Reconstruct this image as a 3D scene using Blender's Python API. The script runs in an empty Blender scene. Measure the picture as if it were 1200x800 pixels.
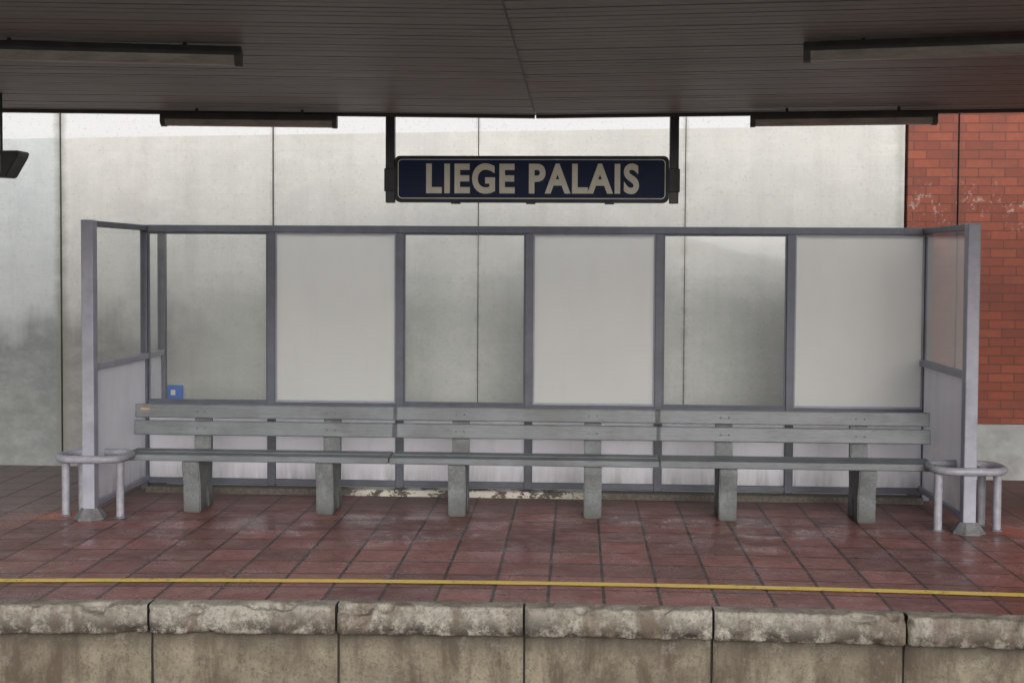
import bpy, bmesh, math, random
from mathutils import Matrix, Vector, noise
random.seed(4)
sc=bpy.context.scene
D=bpy.data
def link(o,parent=None):
    sc.collection.objects.link(o)
    if parent: o.parent=parent
    return o
def empty(name,loc=(0,0,0)):
    e=D.objects.new(name,None); e.empty_display_size=.2; link(e); return e
# ---------------- materials ----------------
class M:
    def __init__(s,name):
        s.m=D.materials.new(name); s.m.use_nodes=True
        s.n=s.m.node_tree.nodes; s.l=s.m.node_tree.links
        s.b=s.n['Principled BSDF']; s.out=s.n['Material Output']
        s.tc=s.n.new('ShaderNodeTexCoord'); s.geo=s.n.new('ShaderNodeNewGeometry')
    def pos(s,scale=(1,1,1),src=None):
        mp=s.n.new('ShaderNodeMapping'); mp.inputs['Scale'].default_value=scale
        s.l.new(src or s.geo.outputs['Position'],mp.inputs['Vector']); return mp.outputs[0]
    def noise(s,sc_,detail=4,rough=.6,scale=(1,1,1),src=None,dist=0):
        t=s.n.new('ShaderNodeTexNoise'); t.inputs['Scale'].default_value=sc_; t.inputs['Detail'].default_value=min(detail,5 if sc_<20 else 2)
        t.inputs['Roughness'].default_value=rough; t.inputs['Distortion'].default_value=dist
        s.l.new(s.pos(scale,src),t.inputs['Vector']); return t.outputs['Fac']
    def ramp(s,fac,stops,mode='LINEAR'):
        r=s.n.new('ShaderNodeValToRGB'); e=r.color_ramp.elements; r.color_ramp.interpolation=mode
        while len(e)<len(stops): e.new(.5)
        for i,(p,c) in enumerate(stops):
            e[i].position=p; e[i].color=(c,c,c,1) if isinstance(c,(int,float)) else (*c,1)
        s.l.new(fac,r.inputs[0]); return r.outputs[0]
    def mix(s,fac,a,b,mode='MIX'):
        x=s.n.new('ShaderNodeMix'); x.data_type='RGBA'; x.blend_type=mode
        for v,i in ((fac,0),(a,6),(b,7)):
            if isinstance(v,(int,float)): x.inputs[i].default_value=v if i==0 else (v,v,v,1)
            elif isinstance(v,tuple): x.inputs[i].default_value=(*v,1)
            else: s.l.new(v,x.inputs[i])
        return x.outputs[2]
    def math(s,op,a,b=0,c=None,clamp=False):
        x=s.n.new('ShaderNodeMath'); x.operation=op; x.use_clamp=clamp
        for i,v in enumerate((a,b,c)):
            if v is None: continue
            if isinstance(v,(int,float)): x.inputs[i].default_value=v
            else: s.l.new(v,x.inputs[i])
        return x.outputs[0]
    def xyz(s,src=None):
        x=s.n.new('ShaderNodeSeparateXYZ'); s.l.new(src or s.geo.outputs['Position'],x.inputs[0]); return x.outputs
    def mr(s,v,a,b,c=0,d=1):
        x=s.n.new('ShaderNodeMapRange'); x.clamp=True
        s.l.new(v,x.inputs[0])
        for i,q in enumerate((a,b,c,d)): x.inputs[1+i].default_value=q
        return x.outputs[0]
    def col(s,c):
        if isinstance(c,tuple): s.b.inputs['Base Color'].default_value=(*c,1)
        else: s.l.new(c,s.b.inputs['Base Color'])
    def rough(s,r):
        if isinstance(r,(int,float)): s.b.inputs['Roughness'].default_value=r
        else: s.l.new(r,s.b.inputs['Roughness'])
    def bump(s,h,strength=.3,dist=.01):
        b=s.n.new('ShaderNodeBump'); b.inputs['Strength'].default_value=strength; b.inputs['Distance'].default_value=dist
        s.l.new(h,b.inputs['Height']); s.l.new(b.outputs[0],s.b.inputs['Normal'])

def simple(name,c1,c2,scale=8,rough=.5,metal=0,stretch=(1,1,1),bump=.1,dirt=None,lo=.35,hi=.65,spec=.5):
    m=M(name); f=m.noise(scale,4,.65,stretch)
    c=m.mix(m.ramp(f,[(lo,0.),(hi,1.)]),c1,c2)
    if dirt:
        g=m.noise(2.3,4,.7); c=m.mix(m.ramp(g,[(.5,0.),(.75,.8)]),c,dirt)
    m.col(c); m.rough(m.mr(f,.3,.7,rough-.08,rough+.1)); m.b.inputs['Metallic'].default_value=metal
    m.b.inputs['Specular IOR Level'].default_value=spec
    if bump>.05: m.bump(f,bump,.004)
    return m.m

mFrameD=simple('frame_paint_dark',(.08,.09,.12),(.115,.125,.16),6,.5,dirt=(.06,.062,.072),bump=0)
mFrameL=simple('frame_paint_light',(.26,.265,.33),(.33,.335,.405),5,.45,dirt=(.17,.17,.185),bump=0)
mGalv=simple('grey_painted_tube',(.25,.255,.30),(.33,.335,.38),20,.42,0,dirt=(.16,.16,.17),bump=0)
mFoot=simple('cast_foot',(.10,.10,.11),(.18,.18,.19),14,.7)
mBlack=simple('black_metal',(.012,.012,.014),(.02,.02,.022),9,.5,bump=0)
mLampBody=simple('lamp_body',(.07,.065,.06),(.10,.095,.088),9,.5,bump=0)
def lampdiff():
    m=M('lamp_diffuser'); f=m.noise(5,4,.7,(1,3,3)); m.col(m.mix(m.ramp(f,[(.35,0.),(.7,1.)]),(.50,.46,.41),(.30,.27,.235))); m.rough(.35); return m.m
mLampDiff=lampdiff()
def plank():
    m=M('weathered_plank')
    f=m.noise(3,4,.7,(.6,14,14)); g=m.noise(2.2,4,.65,(1,1,1)); h=m.noise(30,3,.6,(.25,8,8))
    c=m.mix(m.ramp(f,[(.3,0.),(.7,1.)]),(.125,.142,.155),(.195,.215,.232))
    c=m.mix(m.ramp(g,[(.42,0.),(.66,.75)]),c,(.085,.095,.10))
    c=m.mix(m.ramp(h,[(.56,0.),(.69,.6)]),c,(.055,.06,.062))
    m.col(c); m.rough(m.mr(f,.3,.7,.35,.6)); m.bump(h,.3,.003); return m.m
mPlank=plank()
def legm():
    m=M('bench_concrete'); f=m.noise(7,4,.7); h=m.noise(60,2,.7)
    z=m.xyz()[2]; c=m.mix(m.ramp(f,[(.35,0.),(.65,1.)]),(.11,.121,.126),(.185,.20,.205))
    c=m.mix(m.mr(z,.0,.14,.7,0),c,(.05,.05,.045)); c=m.mix(m.ramp(h,[(.5,0.),(.65,.45)]),c,(.07,.072,.07))
    m.col(c); m.rough(.7); m.bump(h,.3,.003); return m.m
mLeg=legm()
def panel(name,a,b,r,dirty,tl):
    m=M(name); f=m.noise(1.6,3,.6); g=m.noise(3,4,.7,(3,3,.5)); z=m.xyz()[2]
    c=m.mix(m.ramp(f,[(.35,0.),(.65,1.)]),a,b)
    c=m.mix(m.ramp(g,[(.5,0.),(.8,.10 if not dirty else .25)]),c,(.35,.33,.30))
    if dirty:
        d=m.math('MULTIPLY',m.mr(z,.05,.25,1,0),m.ramp(g,[(.35,.1),(.65,1.)]))
        c=m.mix(m.math('MULTIPLY',d,.75),c,(.16,.14,.12))
    m.col(c); m.rough(m.mr(g,.3,.7,r,r+.15))
    # milky laminated glass: part of the light passes through
    t=m.n.new('ShaderNodeBsdfTranslucent'); t.inputs[0].default_value=(.85,.87,.87,1)
    x=m.n.new('ShaderNodeMixShader'); x.inputs[0].default_value=tl
    m.l.new(m.b.outputs[0],x.inputs[1]); m.l.new(t.outputs[0],x.inputs[2]); m.l.new(x.outputs[0],m.out.inputs[0])
    return m.m
mPanelU=panel('white_panel',(.66,.67,.665),(.70,.71,.705),.35,False,.38)
mPanelL=panel('lavender_panel',(.77,.77,.86),(.82,.82,.91),.35,True,.15)
def glass():
    m=M('dusty_glass'); n=m.n; l=m.l
    tr=n.new('ShaderNodeBsdfTransparent'); tr.inputs[0].default_value=(.96,.98,.975,1)
    gl=n.new('ShaderNodeBsdfGlossy'); gl.inputs['Roughness'].default_value=.03
    df=n.new('ShaderNodeBsdfDiffuse'); df.inputs[0].default_value=(.62,.63,.62,1)
    lw=n.new('ShaderNodeLayerWeight'); lw.inputs[0].default_value=.25
    a=n.new('ShaderNodeMixShader'); l.new(m.math('MULTIPLY_ADD',lw.outputs['Fresnel'],.6,.035,clamp=True),a.inputs[0]); l.new(tr.outputs[0],a.inputs[1]); l.new(gl.outputs[0],a.inputs[2])
    b=n.new('ShaderNodeMixShader'); f=m.noise(2.5,4,.7); l.new(m.ramp(f,[(.3,.03),(.75,.09)]),b.inputs[0]); l.new(a.outputs[0],b.inputs[1]); l.new(df.outputs[0],b.inputs[2])
    l.new(b.outputs[0],m.out.inputs[0]); return m.m
mGlass=glass()
def concrete_wall():
    m=M('stained_concrete'); x,y,z=m.xyz()
    f=m.noise(1.3,4,.65); g=m.noise(1.2,4,.75,(3.6,1,.3)); h=m.noise(45,2,.7); k=m.noise(4.5,5,.75,(1,1,1.6))
    c=m.mix(m.ramp(f,[(.35,0.),(.65,1.)]),(.48,.485,.475),(.55,.55,.53))
    c=m.mix(m.ramp(g,[(.44,0.),(.70,.34)]),c,(.37,.365,.345))
    c=m.mix(m.ramp(k,[(.48,0.),(.68,.4)]),c,(.62,.615,.60))
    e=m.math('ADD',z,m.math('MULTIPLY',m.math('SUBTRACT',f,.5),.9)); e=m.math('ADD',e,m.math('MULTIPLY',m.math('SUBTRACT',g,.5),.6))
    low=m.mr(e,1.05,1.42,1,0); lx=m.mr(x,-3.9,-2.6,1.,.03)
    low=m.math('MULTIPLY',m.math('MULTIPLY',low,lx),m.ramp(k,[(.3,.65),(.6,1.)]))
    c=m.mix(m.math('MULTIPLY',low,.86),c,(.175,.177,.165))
    c=m.mix(m.mr(x,-4.49,-4.51,0,.85),c,m.mix(1.,c,(.88,.95,1.0),'MULTIPLY'))
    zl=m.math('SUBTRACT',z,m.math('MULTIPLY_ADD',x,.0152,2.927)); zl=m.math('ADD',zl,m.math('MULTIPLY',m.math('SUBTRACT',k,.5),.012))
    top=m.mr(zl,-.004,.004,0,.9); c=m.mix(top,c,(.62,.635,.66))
    c=m.mix(m.ramp(h,[(.60,0.),(.70,.35)]),c,(.30,.29,.27))
    bm=m.math('PINGPONG',z,.0625)
    c=m.mix(m.mr(bm,.0,.0045,.12,0),c,(.30,.29,.27))
    for jx,wd,st in ((-4.5,.07,.75),(-2.63,.025,.4),(-.855,.02,.3),(.904,.03,.45),(2.70,.06,.4)):
        dd=m.math('ABSOLUTE',m.math('SUBTRACT',x,jx)); dd=m.math('ADD',dd,m.math('MULTIPLY',m.math('SUBTRACT',k,.5),.10))
        c=m.mix(m.mr(dd,0,wd,st,0),c,(.20,.20,.17))
    m.col(c); m.rough(.85); m.bump(h,.3,.006); return m.m
mWall=concrete_wall()
def brick():
    m=M('red_brick'); n=m.n; l=m.l
    x,y,z=m.xyz(); cb=n.new('ShaderNodeCombineXYZ'); l.new(x,cb.inputs[0]); l.new(z,cb.inputs[1])
    t=n.new('ShaderNodeTexBrick'); l.new(cb.outputs[0],t.inputs['Vector']); t.inputs['Scale'].default_value=1
    t.inputs['Brick Width'].default_value=.215; t.inputs['Row Height'].default_value=.0745; t.inputs['Mortar Size'].default_value=.0055
    t.inputs['Mortar Smooth'].default_value=.3; t.inputs['Bias'].default_value=0
    t.inputs['Color1'].default_value=(.30,.08,.045,1); t.inputs['Color2'].default_value=(.20,.052,.033,1); t.inputs['Mortar'].default_value=(.12,.05,.038,1)
    f=m.noise(1.6,4,.7); h=m.noise(40,2,.7); c=m.mix(m.ramp(h,[(.35,.3),(.7,0.)]),t.outputs[0],(.15,.043,.03))
    e=m.math('MULTIPLY',m.ramp(m.noise(11,4,.8),[(.57,0.),(.66,.8)]),m.mr(z,2.0,2.25,0,1)); e=m.math('MULTIPLY',e,m.mr(z,2.55,2.38,0,1))
    c=m.mix(e,c,(.38,.30,.275)); c=m.mix(m.ramp(f,[(.45,0.),(.7,.6)]),c,(.12,.045,.036))
    dd=m.math('ABSOLUTE',m.math('SUBTRACT',x,3.165)); c=m.mix(m.mr(dd,.01,.05,.45,0),c,(.10,.05,.045))
    m.col(c); m.rough(.8); m.bump(m.math('SUBTRACT',1,t.outputs['Fac']),.5,.006); return m.m
mBrick=brick()
mPlinth=simple('plinth_concrete',(.28,.29,.29),(.38,.39,.39),3,.85,dirt=(.16,.16,.15),bump=.3)
mPale=simple('pale_bounce_concrete',(.52,.52,.50),(.62,.62,.60),3,.9,dirt=(.45,.44,.42),bump=.2)  # light tone for the added bounce strip behind the shelter
def tiles():
    m=M('wet_red_tiles'); n=m.n; l=m.l
    t=n.new('ShaderNodeTexBrick'); l.new(m.tc.outputs['UV'],t.inputs['Vector']); t.offset=0; t.inputs['Scale'].default_value=1
    t.inputs['Brick Width'].default_value=.3; t.inputs['Row Height'].default_value=.3; t.inputs['Mortar Size'].default_value=.011; t.inputs['Mortar Smooth'].default_value=.4
    t.inputs['Color1'].default_value=(.31,.112,.098,1); t.inputs['Color2'].default_value=(.145,.056,.05,1); t.inputs['Mortar'].default_value=(.020,.016,.015,1)
    x,y,z=m.xyz()
    f=m.noise(1.1,4,.65); g=m.noise(5,5,.8); k=m.noise(2.2,5,.8,(1,2.2,1),dist=.6); q=m.noise(16,5,.8)
    gr=m.math('SUBTRACT',1,m.math('MULTIPLY',t.outputs['Fac'],.8))
    c=m.mix(m.ramp(g,[(.42,0.),(.66,.65)]),t.outputs[0],(.095,.047,.042))
    c=m.mix(m.math('MULTIPLY',m.ramp(k,[(.48,0.),(.64,.65)]),gr),c,m.mix(.5,t.outputs[0],(.36,.235,.22)))
    c=m.mix(m.ramp(q,[(.54,0.),(.66,.5)]),c,(.06,.034,.03))
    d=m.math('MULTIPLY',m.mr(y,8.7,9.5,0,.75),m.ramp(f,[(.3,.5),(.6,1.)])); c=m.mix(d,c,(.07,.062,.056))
    c=m.mix(m.math('MULTIPLY',m.math('MULTIPLY',m.mr(x,-3.0,-4.0,0,.75),m.mr(y,8.2,9.0,0,1)),gr),c,(.21,.175,.17))
    for px in (-3.62,2.95):
        dx=m.math('SUBTRACT',x,px); dy=m.math('SUBTRACT',y,8.62); r=m.math('SQRT',m.math('ADD',m.math('MULTIPLY',dx,dx),m.math('MULTIPLY',m.math('MULTIPLY',dy,dy),1.5)))
        r=m.math('ADD',r,m.math('MULTIPLY',m.math('SUBTRACT',g,.5),.6)); c=m.mix(m.mr(r,.12,.24,.7,0),c,(.42,.10,.06))
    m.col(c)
    wet=m.ramp(m.math('ADD',m.math('MULTIPLY',m.noise(1.7,4,.65,(1,1.5,1)),.6),m.math('MULTIPLY',g,.4)),[(.43,.22),(.57,.52)]); m.rough(m.mix(m.mr(y,8.8,9.4,0,1),wet,.7))
    hh=m.mix(.3,m.math('SUBTRACT',1,t.outputs['Fac']),g)
    m.bump(hh,.55,.008); return m.m
mTiles=tiles()
def coping(name,low):
    m=M(name); x,y,z=m.xyz(); f=m.noise(3,4,.75); g=m.noise(2.0,5,.7,(2.6,2.6,.7),dist=.4); h=m.noise(55,2,.75); k=m.noise(9,5,.8)
    if low:
        c=m.mix(m.ramp(f,[(.3,0.),(.7,1.)]),(.15,.128,.092),(.27,.235,.175))
        c=m.mix(m.ramp(g,[(.42,0.),(.60,.8)]),c,(.07,.048,.032)); c=m.mix(m.mr(z,-.26,-.165,0,.75),c,(.05,.042,.034))  # brown stains, then the coping lip's shadow painted as a dark band
        c=m.mix(m.ramp(k,[(.55,0.),(.70,.4)]),c,(.32,.295,.245))
    else:
        c=m.mix(m.ramp(f,[(.3,0.),(.65,1.)]),(.23,.212,.175),(.37,.35,.305))
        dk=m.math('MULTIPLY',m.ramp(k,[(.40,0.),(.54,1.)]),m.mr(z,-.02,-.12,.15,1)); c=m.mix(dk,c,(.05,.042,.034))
        c=m.mix(m.ramp(g,[(.48,0.),(.60,.65)]),c,(.095,.065,.042))
    c=m.mix(m.ramp(h,[(.50,0.),(.66,.55)]),c,(.08,.068,.055))
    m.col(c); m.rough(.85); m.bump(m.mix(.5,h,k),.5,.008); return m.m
mCop=coping('eroded_coping_stone',False); mFace=coping('stained_shaded_platform_face',True)
def yellow():
    m=M('worn_yellow_paint'); g=m.noise(8,4,.8); h=m.noise(40,2,.75)
    c=m.mix(m.ramp(g,[(.35,0.),(.7,.8)]),(.82,.60,.10),(.66,.50,.15)); c=m.mix(m.ramp(m.mix(.5,g,h),[(.56,0.),(.63,.75)]),c,(.22,.11,.08))
    m.col(c); m.rough(.5); return m.m
mYel=yellow()
def slat():
    m=M('ceiling_slat'); f=m.noise(1.2,4,.7); g=m.noise(6,4,.7,(.3,3,1))
    c=m.mix(m.ramp(f,[(.35,0.),(.7,1.)]),(.26,.228,.205),(.32,.287,.26)); c=m.mix(m.ramp(g,[(.5,0.),(.8,.4)]),c,(.17,.145,.13))
    m.col(c); m.rough(.5); return m.m
mSlat=slat()
mDark=simple('dark_void',(.02,.018,.017),(.03,.028,.026),4,.8,bump=0)
mFascia=simple('canopy_fascia',(.05,.045,.042),(.07,.065,.06),4,.5,bump=0)
mPost=simple('hanger_paint',(.025,.025,.032),(.04,.04,.048),4,.5,bump=0)
mNavy=simple('navy_enamel',(.012,.022,.060),(.016,.028,.072),5,.6,bump=0,spec=.2)
mNavyD=simple('sign_casing',(.014,.018,.03),(.022,.026,.042),5,.5,bump=0,spec=.3)
mCream=simple('cream_lettering',(.62,.59,.50),(.70,.67,.58),9,.5,bump=0)
mBlue=simple('blue_sign_enamel',(.02,.12,.45),(.025,.14,.5),5,.5,bump=0,spec=.3)
def peel():
    m=M('peeling_kerb_paint'); x,y,z=m.xyz(); k=m.noise(7,4,.75,(1,1,2)); h=m.noise(40,2,.7)
    msk=m.math('MULTIPLY',m.ramp(k,[(.47,0.),(.52,1.)]),m.math('MULTIPLY',m.mr(x,-1.9,-1.6,0,1),m.mr(x,.0,.25,1,0)))
    c=m.mix(m.ramp(h,[(.4,0.),(.7,1.)]),(.07,.06,.052),(.12,.105,.09)); c=m.mix(msk,c,(.50,.48,.42)); m.col(c); m.rough(.85); m.bump(h,.5,.005); return m.m
mPeel=peel()
mBallast=simple('ballast',(.06,.05,.043),(.22,.19,.165),22,.9,bump=.9)
mGround=simple('ground_soil',(.09,.08,.065),(.16,.145,.12),1.5,.95,bump=.3)
mRail=simple('rail_steel',(.12,.07,.045),(.2,.13,.09),10,.5,.4)
mSleeper=simple('sleeper_concrete',(.2,.19,.17),(.28,.265,.24),6,.9,bump=.3)
mSticker=simple('faded_sticker',(.30,.18,.07),(.42,.31,.17),30,.6,bump=0)

# ---------------- mesh helpers ----------------
def mesh_obj(name,bm,mat,parent=None,smooth=False):
    me=D.meshes.new(name); bm.normal_update(); bm.to_mesh(me); bm.free(); me.materials.append(mat)
    if smooth:
        for p in me.polygons: p.use_smooth=True
    return link(D.objects.new(name,me),parent)
def addbox(bm,x0,x1,y0,y1,z0,z1,rot=None):
    M4=Matrix.Translation(((x0+x1)/2,(y0+y1)/2,(z0+z1)/2))@Matrix.Diagonal((x1-x0,y1-y0,z1-z0,1))
    if rot: M4=rot@M4
    return bmesh.ops.create_cube(bm,size=1,matrix=M4)['verts']
def box(name,x0,x1,y0,y1,z0,z1,mat,parent=None,bevel=.004,rot=None):
    bm=bmesh.new(); addbox(bm,x0,x1,y0,y1,z0,z1,rot)
    if bevel: bmesh.ops.bevel(bm,geom=bm.edges[:],offset=bevel,segments=2,affect='EDGES',profile=.5)
    return mesh_obj(name,bm,mat,parent)
def quad(name,pts,mat,parent):
    bm=bmesh.new(); bm.faces.new([bm.verts.new(p) for p in pts]); return mesh_obj(name,bm,mat,parent)
def tube(name,pts,r,mat,parent,closed=False):
    cu=D.curves.new(name,'CURVE'); cu.dimensions='3D'; s=cu.splines.new('POLY'); s.points.add(len(pts)-1)
    for p,q in zip(s.points,pts): p.co=(*q,1)
    s.use_cyclic_u=closed; cu.bevel_depth=r; cu.bevel_resolution=5; cu.use_fill_caps=True
    t=D.objects.new('tmp',cu); sc.collection.objects.link(t); dg=bpy.context.evaluated_depsgraph_get()
    me=D.meshes.new_from_object(t.evaluated_get(dg)); D.objects.remove(t); me.materials.clear(); me.materials.append(mat)
    for p in me.polygons: p.use_smooth=True
    return link(D.objects.new(name,me),parent)
def prism(name,prof,x0,x1,mat,parent,bevel=.008):
    bm=bmesh.new(); a=[bm.verts.new((x0,y,z)) for y,z in prof]; b=[bm.verts.new((x1,y,z)) for y,z in prof]
    bm.faces.new(a); bm.faces.new(b[::-1]); n=len(prof)
    for i in range(n): bm.faces.new((a[i],b[i],b[(i+1)%n],a[(i+1)%n]))
    bmesh.ops.recalc_face_normals(bm,faces=bm.faces[:])
    if bevel: bmesh.ops.bevel(bm,geom=bm.edges[:],offset=bevel,segments=2,affect='EDGES')
    return mesh_obj(name,bm,mat,parent)
def E(x):
    d=x-.3; a=5.5
    if abs(d)<=a: return 6.47-.0135*d*d
    return 6.47-.0135*a*a-.0135*2*a*(abs(d)-a)

# ---------------- ground / track ----------------
box('ground',-300,300,-300,300,-1.4,-1.2,mGround,bevel=0)
tr=empty('railway_track')
bm=bmesh.new()
xs=[-20+i*.25 for i in range(161)]
grid=[[bm.verts.new((x,E(x)-5.0+ j*.24,-1.05+.05*noise.noise(Vector((x*3,j*.8,0)))-(.12 if j in(0,20) else 0))) for j in range(21)] for x in xs]
for i in range(len(xs)-1):
    for j in range(20): bm.faces.new((grid[i][j],grid[i+1][j],grid[i+1][j+1],grid[i][j+1]))
mesh_obj('ballast_bed',bm,mBallast,tr)
bm=bmesh.new()
for i in range(60): 
    x=-18+i*.6; addbox(bm,x-.12,x+.12,E(x)-2.9,E(x)-.5,-1.06,-.97)
mesh_obj('sleepers',bm,mSleeper,tr)
for off in (-.98,-2.42):
    tube('rail',[(x,E(x)+off,-.90) for x in [-20+i*.5 for i in range(81)]],.045,mRail,tr)

# ---------------- platform ----------------
pl=empty('platform')
bm=bmesh.new(); uv=bm.loops.layers.uv.new('UVMap')
offs=[.10,.25,.6,1.2,2.4,4.9]
rows=[]
for x in xs:
    rows.append([bm.verts.new((x,E(x)+o if o<4.8 else 12.0,0)) for o in offs])
for i in range(len(xs)-1):
    for j in range(len(offs)-1):
        f=bm.faces.new((rows[i][j],rows[i+1][j],rows[i+1][j+1],rows[i][j+1]))
        for lp in f.loops:
            v=lp.vert.co; lp[uv].uv=(v.x+.148,v.y-(E(v.x)-6.47)-6.57)
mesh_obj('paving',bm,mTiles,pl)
box('rear_bounce_strip',-3.3,2.58,9.76,10.66,-.03,.006,mPale,pl,bevel=.002)  # unseen pale slab, added to bounce sky light onto wall and glass
bm=bmesh.new(); prev=None
for x in [-20+i*.1 for i in range(401)]:
    w=.038+.004*noise.noise(Vector((x*4,0,0))); o=.52
    a=bm.verts.new((x,E(x)+o-w,.004)); b=bm.verts.new((x,E(x)+o+w,.004))
    if prev: bm.faces.new((prev[0],a,b,prev[1]))
    prev=(a,b)
mesh_obj('yellow_safety_line',bm,mYel,pl)
joints=[-2.235+.983*k for k in range(-14,19)]
prof=[]
for t in range(5): prof.append((.11-.0225*t,.004))
for t in range(1,6):
    a=t/5*math.pi/2; prof.append((.02-.02*math.sin(a),.004-.02*(1-math.cos(a))))
for t in range(1,13): prof.append((.0,-.016-.0095*t))
for t in range(1,5):
    a=t/4*math.pi/2; prof.append((.02*(1-math.cos(a)),-.13-.02*math.sin(a)))
prof+= [(.05,-.152),(.075,-.155)]
lowp=[(.065,-.150-.03*t) for t in range(0,32)]
def strip(name,x0,x1,prof,mat,amp,chip,seed,nx=46):
    bm=bmesh.new(); cols=[]
    for i in range(nx+1):
        s=i/nx; x=x0+(x1-x0)*s; edge=min(s,1-s)*(x1-x0); inn=.018*max(0,1-edge/.03)**2
        c=[]
        for k,(yo,z) in enumerate(prof):
            p=Vector((x*7,seed*3.1+yo*7,z*7)); n1=noise.fractal(p,1,2,5); n2=noise.fractal(Vector((x*2.3,seed,z*2)),1,2,3)
            dy=n1*amp+inn; dz=0
            if chip:
                w=math.exp(-((z+.0)/.035)**2-((yo)/.04)**2); e=max(0,n1+.25*n2-.05)
                dy+=w*e*.10; dz-=w*e*.06+.3*abs(n1*amp)
                w2=math.exp(-((z+.145)/.03)**2); dy+=w2*max(0,n1*.9-.05)*.07
            if z<-.15 and chip: dz=0
            c.append(bm.verts.new((x,E(x)+yo+dy,z+dz)))
        cols.append(c)
    for i in range(nx):
        for k in range(len(prof)-1): bm.faces.new((cols[i][k],cols[i][k+1],cols[i+1][k+1],cols[i+1][k]))
    return mesh_obj(name,bm,mat,pl,True)
for k in range(len(joints)-1):
    a,b=joints[k]+.006,joints[k+1]-.006
    n=90 if -5<a<4 else 20
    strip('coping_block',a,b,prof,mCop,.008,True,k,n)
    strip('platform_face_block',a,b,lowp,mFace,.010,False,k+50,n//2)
bm=bmesh.new(); prev=None
for x in xs:
    a=bm.verts.new((x,E(x)+.10,-.005)); b=bm.verts.new((x,E(x)+.10,-1.3))
    if prev: bm.faces.new((prev[0],prev[1],b,a))
    prev=(a,b)
mesh_obj('platform_core',bm,mDark,pl)
pl2=empty('platform.001')
box('paving',-20,20,-6,1.0,-.15,0,mPlinth,pl2,bevel=.01); box('retaining_face',-20,20,-6,.9,-1.25,-.153,mPlinth,pl2,bevel=0)

# ---------------- walls ----------------
wl=empty('concrete_wall'); WY=10.72
wj=[-13.4,-11.6,-9.85,-8.1,-6.3,-4.5,-2.63,-.855,.904,2.74]
gp=[.007,.007,.007,.007,.007,.008,.006,.0035,.003,.007]
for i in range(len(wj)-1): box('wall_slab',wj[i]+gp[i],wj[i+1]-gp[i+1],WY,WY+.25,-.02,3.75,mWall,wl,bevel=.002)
box('wall_backing',-13.4,2.7,WY+.03,WY+.2,-.02,3.7,mDark,wl,bevel=0)
bw=empty('brick_wall')
for a,b in ((2.752,3.16),(3.172,3.83),(3.842,5.9),(5.912,8),(8.012,11)):
    box('brick_panel',a,b,WY-.03,WY+.25,.47,3.75,mBrick,bw,bevel=.004)
box('joint_fill',2.76,11,WY+.0,WY+.2,.47,3.74,mDark,bw,bevel=0)
box('concrete_plinth',2.752,11,WY-.05,WY+.25,-.02,.468,mPlinth,bw,bevel=.008)
ws=empty('wall_sign')
box('plate',-3.60,-3.42,WY-.022,WY-.012,.60,.72,mBlue,ws,bevel=.002)
box('white_symbol',-3.525,-3.485,WY-.026,WY-.0215,.635,.68,mCream,ws,bevel=.0)
box('bracket',-3.53,-3.49,WY-.012,WY+.001,.62,.70,mFoot,ws,bevel=0)

# ---------------- shelter ----------------
sh=empty('platform_shelter')
X0,X1=-3.40,2.66; YB=9.70; YF=8.55; YR=10.08; TOP=2.08
mull=[-3.40,-2.39,-1.38,-.375,.625,1.625,2.66]
box('top_beam',X0-.03,X1+.03,YB-.03,YB+.03,TOP-.055,TOP,mFrameD,sh)
box('mid_rail',X0+.03,X1-.03,YB-.025,YB+.025,.665,.70,mFrameD,sh)
box('bottom_rail',X0+.03,X1-.03,YB-.025,YB+.025,.05,.095,mFrameD,sh)
for i,x in enumerate(mull):
    w=.028 if i in (0,6) else .031
    box('mullion',x-w,x+w,YB-.033,YB+.028,.0,TOP-.056,mFrameD,sh)
for i in range(6):
    a,b=mull[i]+.031,mull[i+1]-.031
    quad('lower_panel',[(a,YB,.095),(b,YB,.095),(b,YB,.665),(a,YB,.665)],mPanelL,sh)
    if i%2: quad('upper_panel',[(a,YB,.70),(b,YB,.70),(b,YB,TOP-.056),(a,YB,TOP-.056)],mPanelU,sh)
    else:
        quad('glass_pane',[(a,YB,.70),(b,YB,.70),(b,YB,TOP-.056),(a,YB,TOP-.056)],mGlass,sh)
    for (p,q,r,s) in ((a,a+.012,.70,TOP-.056),(b-.012,b,.70,TOP-.056),(a+.012,b-.012,.70,.715),(a+.012,b-.012,TOP-.071,TOP-.056)):
        box('glazing_bead',p,q,YB-.016,YB-.0045,r,s,mFrameD if i%2==0 else mFrameL,sh,bevel=.001)
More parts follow.
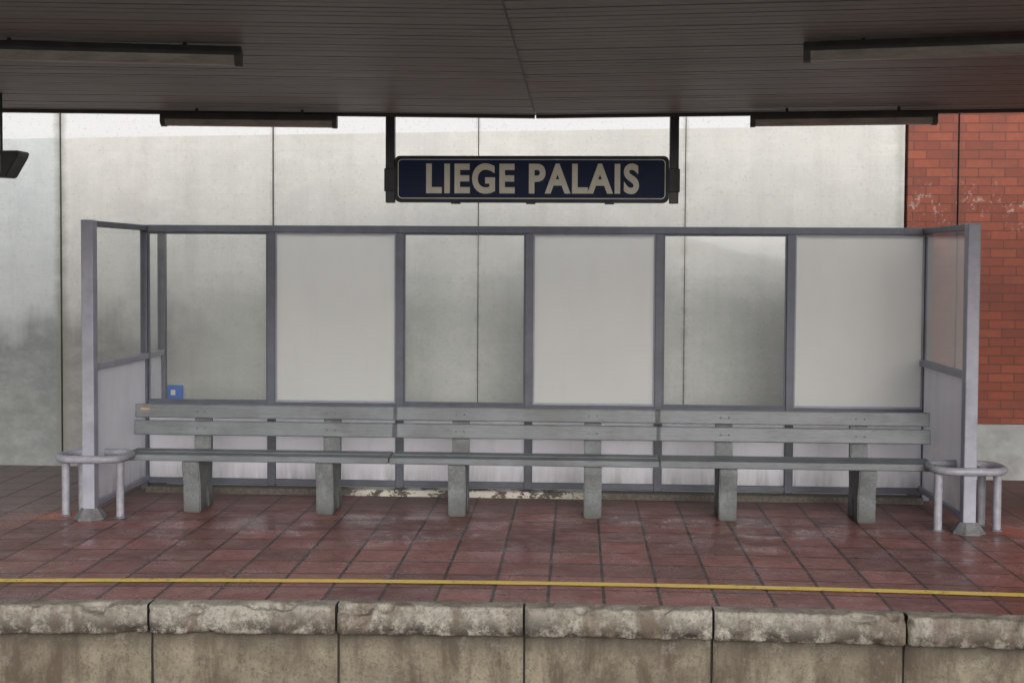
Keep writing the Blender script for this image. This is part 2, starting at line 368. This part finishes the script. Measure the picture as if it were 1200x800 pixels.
for X,sg in ((-3.39,-1),(2.635,1)):
    box('front_post',X-.043,X+.043,YF-.043,YF+.043,.03,TOP,mFrameL,sh,bevel=.008)
    box('side_top_beam',X-.025,X+.025,YF+.044,YR-.03,TOP-.045,TOP-.003,mFrameD,sh)
    box('rear_post',X-.03,X+.03,YR-.03,YR+.03,.0,TOP-.003,mFrameD,sh)
    box('side_mid_rail',X-.028,X+.028,YF+.044,YR-.031,1.03,1.075,mFrameL,sh)
    box('side_bottom_rail',X-.025,X+.025,YF+.044,YR-.031,.07,.11,mFrameL,sh)
    quad('side_glass',[(X,YF+.044,1.075),(X,YR-.031,1.075),(X,YR-.031,TOP-.046),(X,YF+.044,TOP-.046)],mGlass,sh)
    quad('side_lower_panel',[(X,YF+.044,.11),(X,YR-.031,.11),(X,YR-.031,1.03),(X,YF+.044,1.03)],mPanelL,sh)
    bm=bmesh.new()
    for (z0,z1,r0,r1) in ((0,.015,.105,.105),(.015,.075,.10,.055)):
        bmesh.ops.create_cone(bm,cap_ends=True,segments=8,radius1=r0*1.1,radius2=r1*1.1,depth=z1-z0,matrix=Matrix.Translation((X,YF,(z0+z1)/2))@Matrix.Rotation(math.pi/8,4,'Z'))
    mesh_obj('post_foot',bm,mFoot,sh)
box('base_kerb',X0+.05,X1-.05,YB-.17,YB-.04,-.01,.048,mPeel,sh,bevel=.008)

for X,sg in ((-3.395,-1),(2.65,1)):
    g=empty('guard_rail'); hw,hd,cy,z=.235,.17,8.66,.42
    pts=[]; r=.13
    for cx_,cy_,a0 in ((hw-r,hd-r,0),(-hw+r,hd-r,90),(-hw+r,-hd+r,180),(hw-r,-hd+r,270)):
        for k in range(9):
            a=math.radians(a0+k*90/8); pts.append((X+cx_+r*math.cos(a),cy+cy_+r*math.sin(a),z))
    tube('hoop',pts,.027,mGalv,g,True)
    for lx,ly in ((-sg*.205,8.58),(sg*.2,8.62),(sg*.15,8.79)):
        tube('leg',[(X+lx,ly,0),(X+lx,ly,z-.01)],.028,mGalv,g)
        bm=bmesh.new(); bmesh.ops.create_cone(bm,cap_ends=True,segments=20,radius1=.042,radius2=.038,depth=.01,matrix=Matrix.Translation((X+lx,ly,.006))); mesh_obj('flange',bm,mFoot,g)

# ---------------- benches ----------------
legprof=[(8.80,0),(8.795,.20),(8.76,.33),(8.76,.375),(9.04,.375),(9.05,.42),(9.085,.74),(9.125,.74),(9.12,.40),(9.10,.22),(9.13,0),(9.01,0),(8.99,.10),(8.955,.17),(8.93,.10),(8.92,0)]
first=True
for c in (-2.275,-.37,1.535):
    b=empty('platform_bench')
    for i,dx in enumerate((-.475,.475)):
        dx+= .01*(i)
        prism('support_%d'%(i+1),legprof,c+dx-.062,c+dx+.062,mLeg,b)
    j=lambda: random.uniform(-.006,.006)
    tz=random.uniform(-.004,.004)
    box('seat_front_plank',c-.95+j(),c+.95+j(),8.735,8.875,.377,.424+tz,mPlank,b,bevel=.008)
    box('seat_rear_plank',c-.95+j(),c+.95+j(),8.89,9.03,.378,.425,mPlank,b,bevel=.008)
    R1=lambda z:Matrix.Translation((0,9.045,z))@Matrix.Rotation(math.radians(-6),4,'X')
    box('back_lower_plank',c-.975+j(),c+.975+j(),-.022,.018,-.053,.053,mPlank,b,bevel=.008,rot=R1(.575))
    box('back_upper_plank',c-.975+j(),c+.975+j(),-.022,.018,-.050,.050,mPlank,b,bevel=.008,rot=Matrix.Translation((0,.013,0))@R1(.697))
    if first: box('sticker',c-.93,c-.86,-.0245,-.0225,.005,.022,mSticker,b,bevel=0,rot=Matrix.Translation((0,.013,0))@R1(.697)); first=False
    bm=bmesh.new()
    for dx in (-.475,.485):
        for z,yy in ((.575,9.020),(.697,9.034)):
            for o in (-.03,.03): bmesh.ops.create_uvsphere(bm,u_segments=10,v_segments=6,radius=.006,matrix=Matrix.Translation((c+dx+o,yy,z)))
    mesh_obj('bolts',bm,mFoot,b,True)

# ---------------- canopy ----------------
cn=empty('platform_canopy'); CZ=2.76; SX=-.284; CY=8.24
def canopy(side):
    sl=.103*(1 if side<0 else -1)
    base=Matrix(((1,0,0,SX),(sl,1,0,CY),(0,0,1,CZ),(0,0,0,1)))
    bm=bmesh.new(); L=13; sx=(-L,-.004) if side<0 else (.004,L)
    depth=3.76; n=int(depth/.083)
    for k in range(n):
        y1=-.045-k*.083; dz=random.uniform(-.0012,.0012); addbox(bm,sx[0],sx[1],y1-.071,y1,dz,.02,base)
    mesh_obj('ceiling_slats',bm,mSlat,cn)
    box('roof_deck',sx[0],sx[1],-depth,-.0,.03,.14,mDark,cn,bevel=0,rot=base)
    box('rear_fascia',sx[0],sx[1],-.04,.0,-.020,.028,mFascia,cn,bevel=.003,rot=base)
    box('front_fascia',sx[0],sx[1],-depth-.04,-depth-.002,-.03,.18,mFascia,cn,bevel=.003,rot=base)
canopy(-1); canopy(1)
box('centre_seam_trim',SX-.004,SX+.004,CY-3.7,CY-.05,CZ-.004,CZ-.0015,mLampBody,cn,bevel=0)

# ---------------- lamps ----------------
def lamp(p,q,z):
    e=empty('ceiling_lamp'); p=Vector((*p,0)); q=Vector((*q,0)); d=q-p; L=d.length
    Mx=Matrix.Translation(((p+q)/2)+Vector((0,0,z)))@Matrix.Rotation(math.atan2(d.y,d.x),4,'Z')
    h=L/2
    def pr(name,prof,a,b,mat,bev):
        o=prism(name,prof,a,b,mat,e,bev); o.data.transform(Mx)
    pr('housing',[(-.062,.031),(-.050,.060),(.050,.060),(.062,.031),(.062,.02),(-.062,.02)],-h,h,mLampBody,.003)
    arc=[(.057*math.cos(a*math.pi/10),-.038*math.sin(a*math.pi/10)+.019) for a in range(11)]
    pr('diffuser',arc,-h+.03,h-.03,mLampDiff,0)
    arc2=[(.061*math.cos(a*math.pi/10),-.043*math.sin(a*math.pi/10)+.0195) for a in range(11)]
    pr('end_cap',arc2,-h,-h+.03,mLampBody,0); pr('end_cap',arc2,h-.03,h,mLampBody,0)
    for s in (-.6,.6): pr('mounting_strap',[(-.008,.061),(.008,.061),(.008,CZ-z+.005),(-.008,CZ-z+.005)],s*h-.008,s*h+.008,mFascia,0)
lamp((-2.713,5.309),(-1.494,5.526),2.683); lamp((.963,5.493),(2.17,5.259),2.688)
lamp((-2.63,7.822),(-1.536,7.947),2.668); lamp((1.060,7.880),(2.162,7.755),2.668)

# ---------------- station sign ----------------
sg=empty('station_sign'); SY=8.18
def rrect(cx,cz,w,h,r,n=8):
    o=[]
    for sx,sz,a0 in ((1,1,0),(-1,1,90),(-1,-1,180),(1,-1,270)):
        for k in range(n+1):
            a=math.radians(a0+90*k/n); o.append((cx+sx*(w/2-r)+r*math.cos(a),cz+sz*(h/2-r)+r*math.sin(a)))
    return o
def plate(name,cx,cz,w,h,r,y0,y1,mat,bev=.0):
    pts=rrect(cx,cz,w,h,r); bm=bmesh.new(); a=[bm.verts.new((x,y0,z)) for x,z in pts]; b=[bm.verts.new((x,y1,z)) for x,z in pts]
    bm.faces.new(a); bm.faces.new(b[::-1])
    for i in range(len(pts)): bm.faces.new((a[i],b[i],b[(i+1)%len(pts)],a[(i+1)%len(pts)]))
    bmesh.ops.recalc_face_normals(bm,faces=bm.faces[:])
    if bev: bmesh.ops.bevel(bm,geom=[e for e in bm.edges if abs(e.verts[0].co.y-e.verts[1].co.y)<1e-6],offset=bev,segments=2,affect='EDGES')
    return mesh_obj(name,bm,mat,sg)
cx,cz=-.308,2.340
plate('casing',cx,cz,1.778,.3005,.035,SY-.045,SY+.045,mNavyD,.008)
plate('cream_border',cx,cz,1.733,.256,.028,SY-.049,SY-.044,mCream)
plate('navy_face',cx,cz,1.721,.244,.022,SY-.053,SY-.047,mNavy)
cu=D.curves.new('txt','FONT'); cu.body='LIEGE PALAIS'; cu.size=.34; cu.offset=.012; cu.extrude=.003; cu.space_character=1.12; cu.align_x='CENTER'
t=D.objects.new('tmp',cu); sc.collection.objects.link(t); dg=bpy.context.evaluated_depsgraph_get(); me=D.meshes.new_from_object(t.evaluated_get(dg)); D.objects.remove(t)
xs_=[v.co.x for v in me.vertices]; zs_=[v.co.y for v in me.vertices]
kx=1.376/(max(xs_)-min(xs_)); kz=.196/(max(zs_)-min(zs_)); mx=(max(xs_)+min(xs_))/2; mz=(max(zs_)+min(zs_))/2
for v in me.vertices: v.co=Vector((-.300+(v.co.x-mx)*kx,SY-.056-v.co.z,2.342+(v.co.y-mz)*kz))
me.materials.clear(); me.materials.append(mCream); link(D.objects.new('lettering',me),sg)
for x in (-1.229,.615):
    box('hanger_post',x-.029,x+.029,SY-.03,SY+.03,2.186,CZ+.01,mPost,sg,bevel=.004)
    box('clamp',x-.037,x+.037,SY-.036,SY+.036,2.259,2.409,mBlack,sg,bevel=.004)
bm=bmesh.new()
for x in (-.8,-.31,.2): addbox(bm,x-.03,x+.03,SY-.02,SY+.02,2.180,2.1915)
mesh_obj('drain_clips',bm,mBlack,sg)
# ---------------- loudspeaker ----------------
ls=empty('loudspeaker')
prof=[(-.16,.0),(.175,.0),(.17,-.03),(.08,-.175),(-.16,-.165)]
bm=bmesh.new(); a=[bm.verts.new((-3.345+x*.83,7.04,2.425+z*.87)) for x,z in prof]; b=[bm.verts.new((-3.345+x*.83,7.19,2.425+z*.87)) for x,z in prof]
bm.faces.new(a); bm.faces.new(b[::-1])
for i in range(5): bm.faces.new((a[i],b[i],b[(i+1)%5],a[(i+1)%5]))
bmesh.ops.recalc_face_normals(bm,faces=bm.faces[:]); bmesh.ops.bevel(bm,geom=bm.edges[:],offset=.006,segments=2,affect='EDGES')
mesh_obj('cabinet',bm,mBlack,ls)
box('grille',-3.46,-3.30,7.032,7.041,2.30,2.40,mFoot,ls,bevel=.003)
tube('hanging_rod',[(-3.337,7.12,2.41),(-3.337,7.12,CZ+.02)],.008,mBlack,ls)

# ---------------- light ----------------
w=D.worlds.new('World'); sc.world=w; w.use_nodes=True; n=w.node_tree.nodes; l=w.node_tree.links
sky=n.new('ShaderNodeTexSky'); sky.sky_type='NISHITA'; sky.sun_disc=False
EL=20; AZ=math.radians(-12)
sky.sun_elevation=math.radians(EL); sky.sun_rotation=math.pi+AZ; sky.air_density=1.2; sky.dust_density=4; sky.ozone_density=1
hs=n.new('ShaderNodeHueSaturation'); hs.inputs['Saturation'].default_value=.25
l.new(sky.outputs[0],hs.inputs['Color']); l.new(hs.outputs[0],n['Background'].inputs[0]); n['Background'].inputs[1].default_value=.15
su=D.lights.new('sun','SUN'); su.energy=1.15; su.angle=math.radians(40); su.color=(1,.985,.97)
so=link(D.objects.new('sun',su)); dirv=Vector((math.sin(math.pi+AZ)*math.cos(math.radians(EL)),math.cos(math.pi+AZ)*math.cos(math.radians(EL)),math.sin(math.radians(EL))))
so.rotation_euler=dirv.to_track_quat('Z','Y').to_euler()

# ---------------- camera ----------------
R=Matrix.Rotation(math.radians(3.0),4,'Z')@Matrix.Rotation(math.radians(88),4,'X')@Matrix.Rotation(0.0055,4,'Z')
cam=D.cameras.new('camera'); co=link(D.objects.new('camera',cam)); co.matrix_world=Matrix.Translation((0,0,1.8))@R
cam.sensor_width=36; cam.lens=1470/1200*36; cam.shift_y=-41/1200; cam.clip_end=1000; sc.camera=co
sc.view_settings.view_transform='Standard'; sc.view_settings.look='None'; sc.view_settings.exposure=0
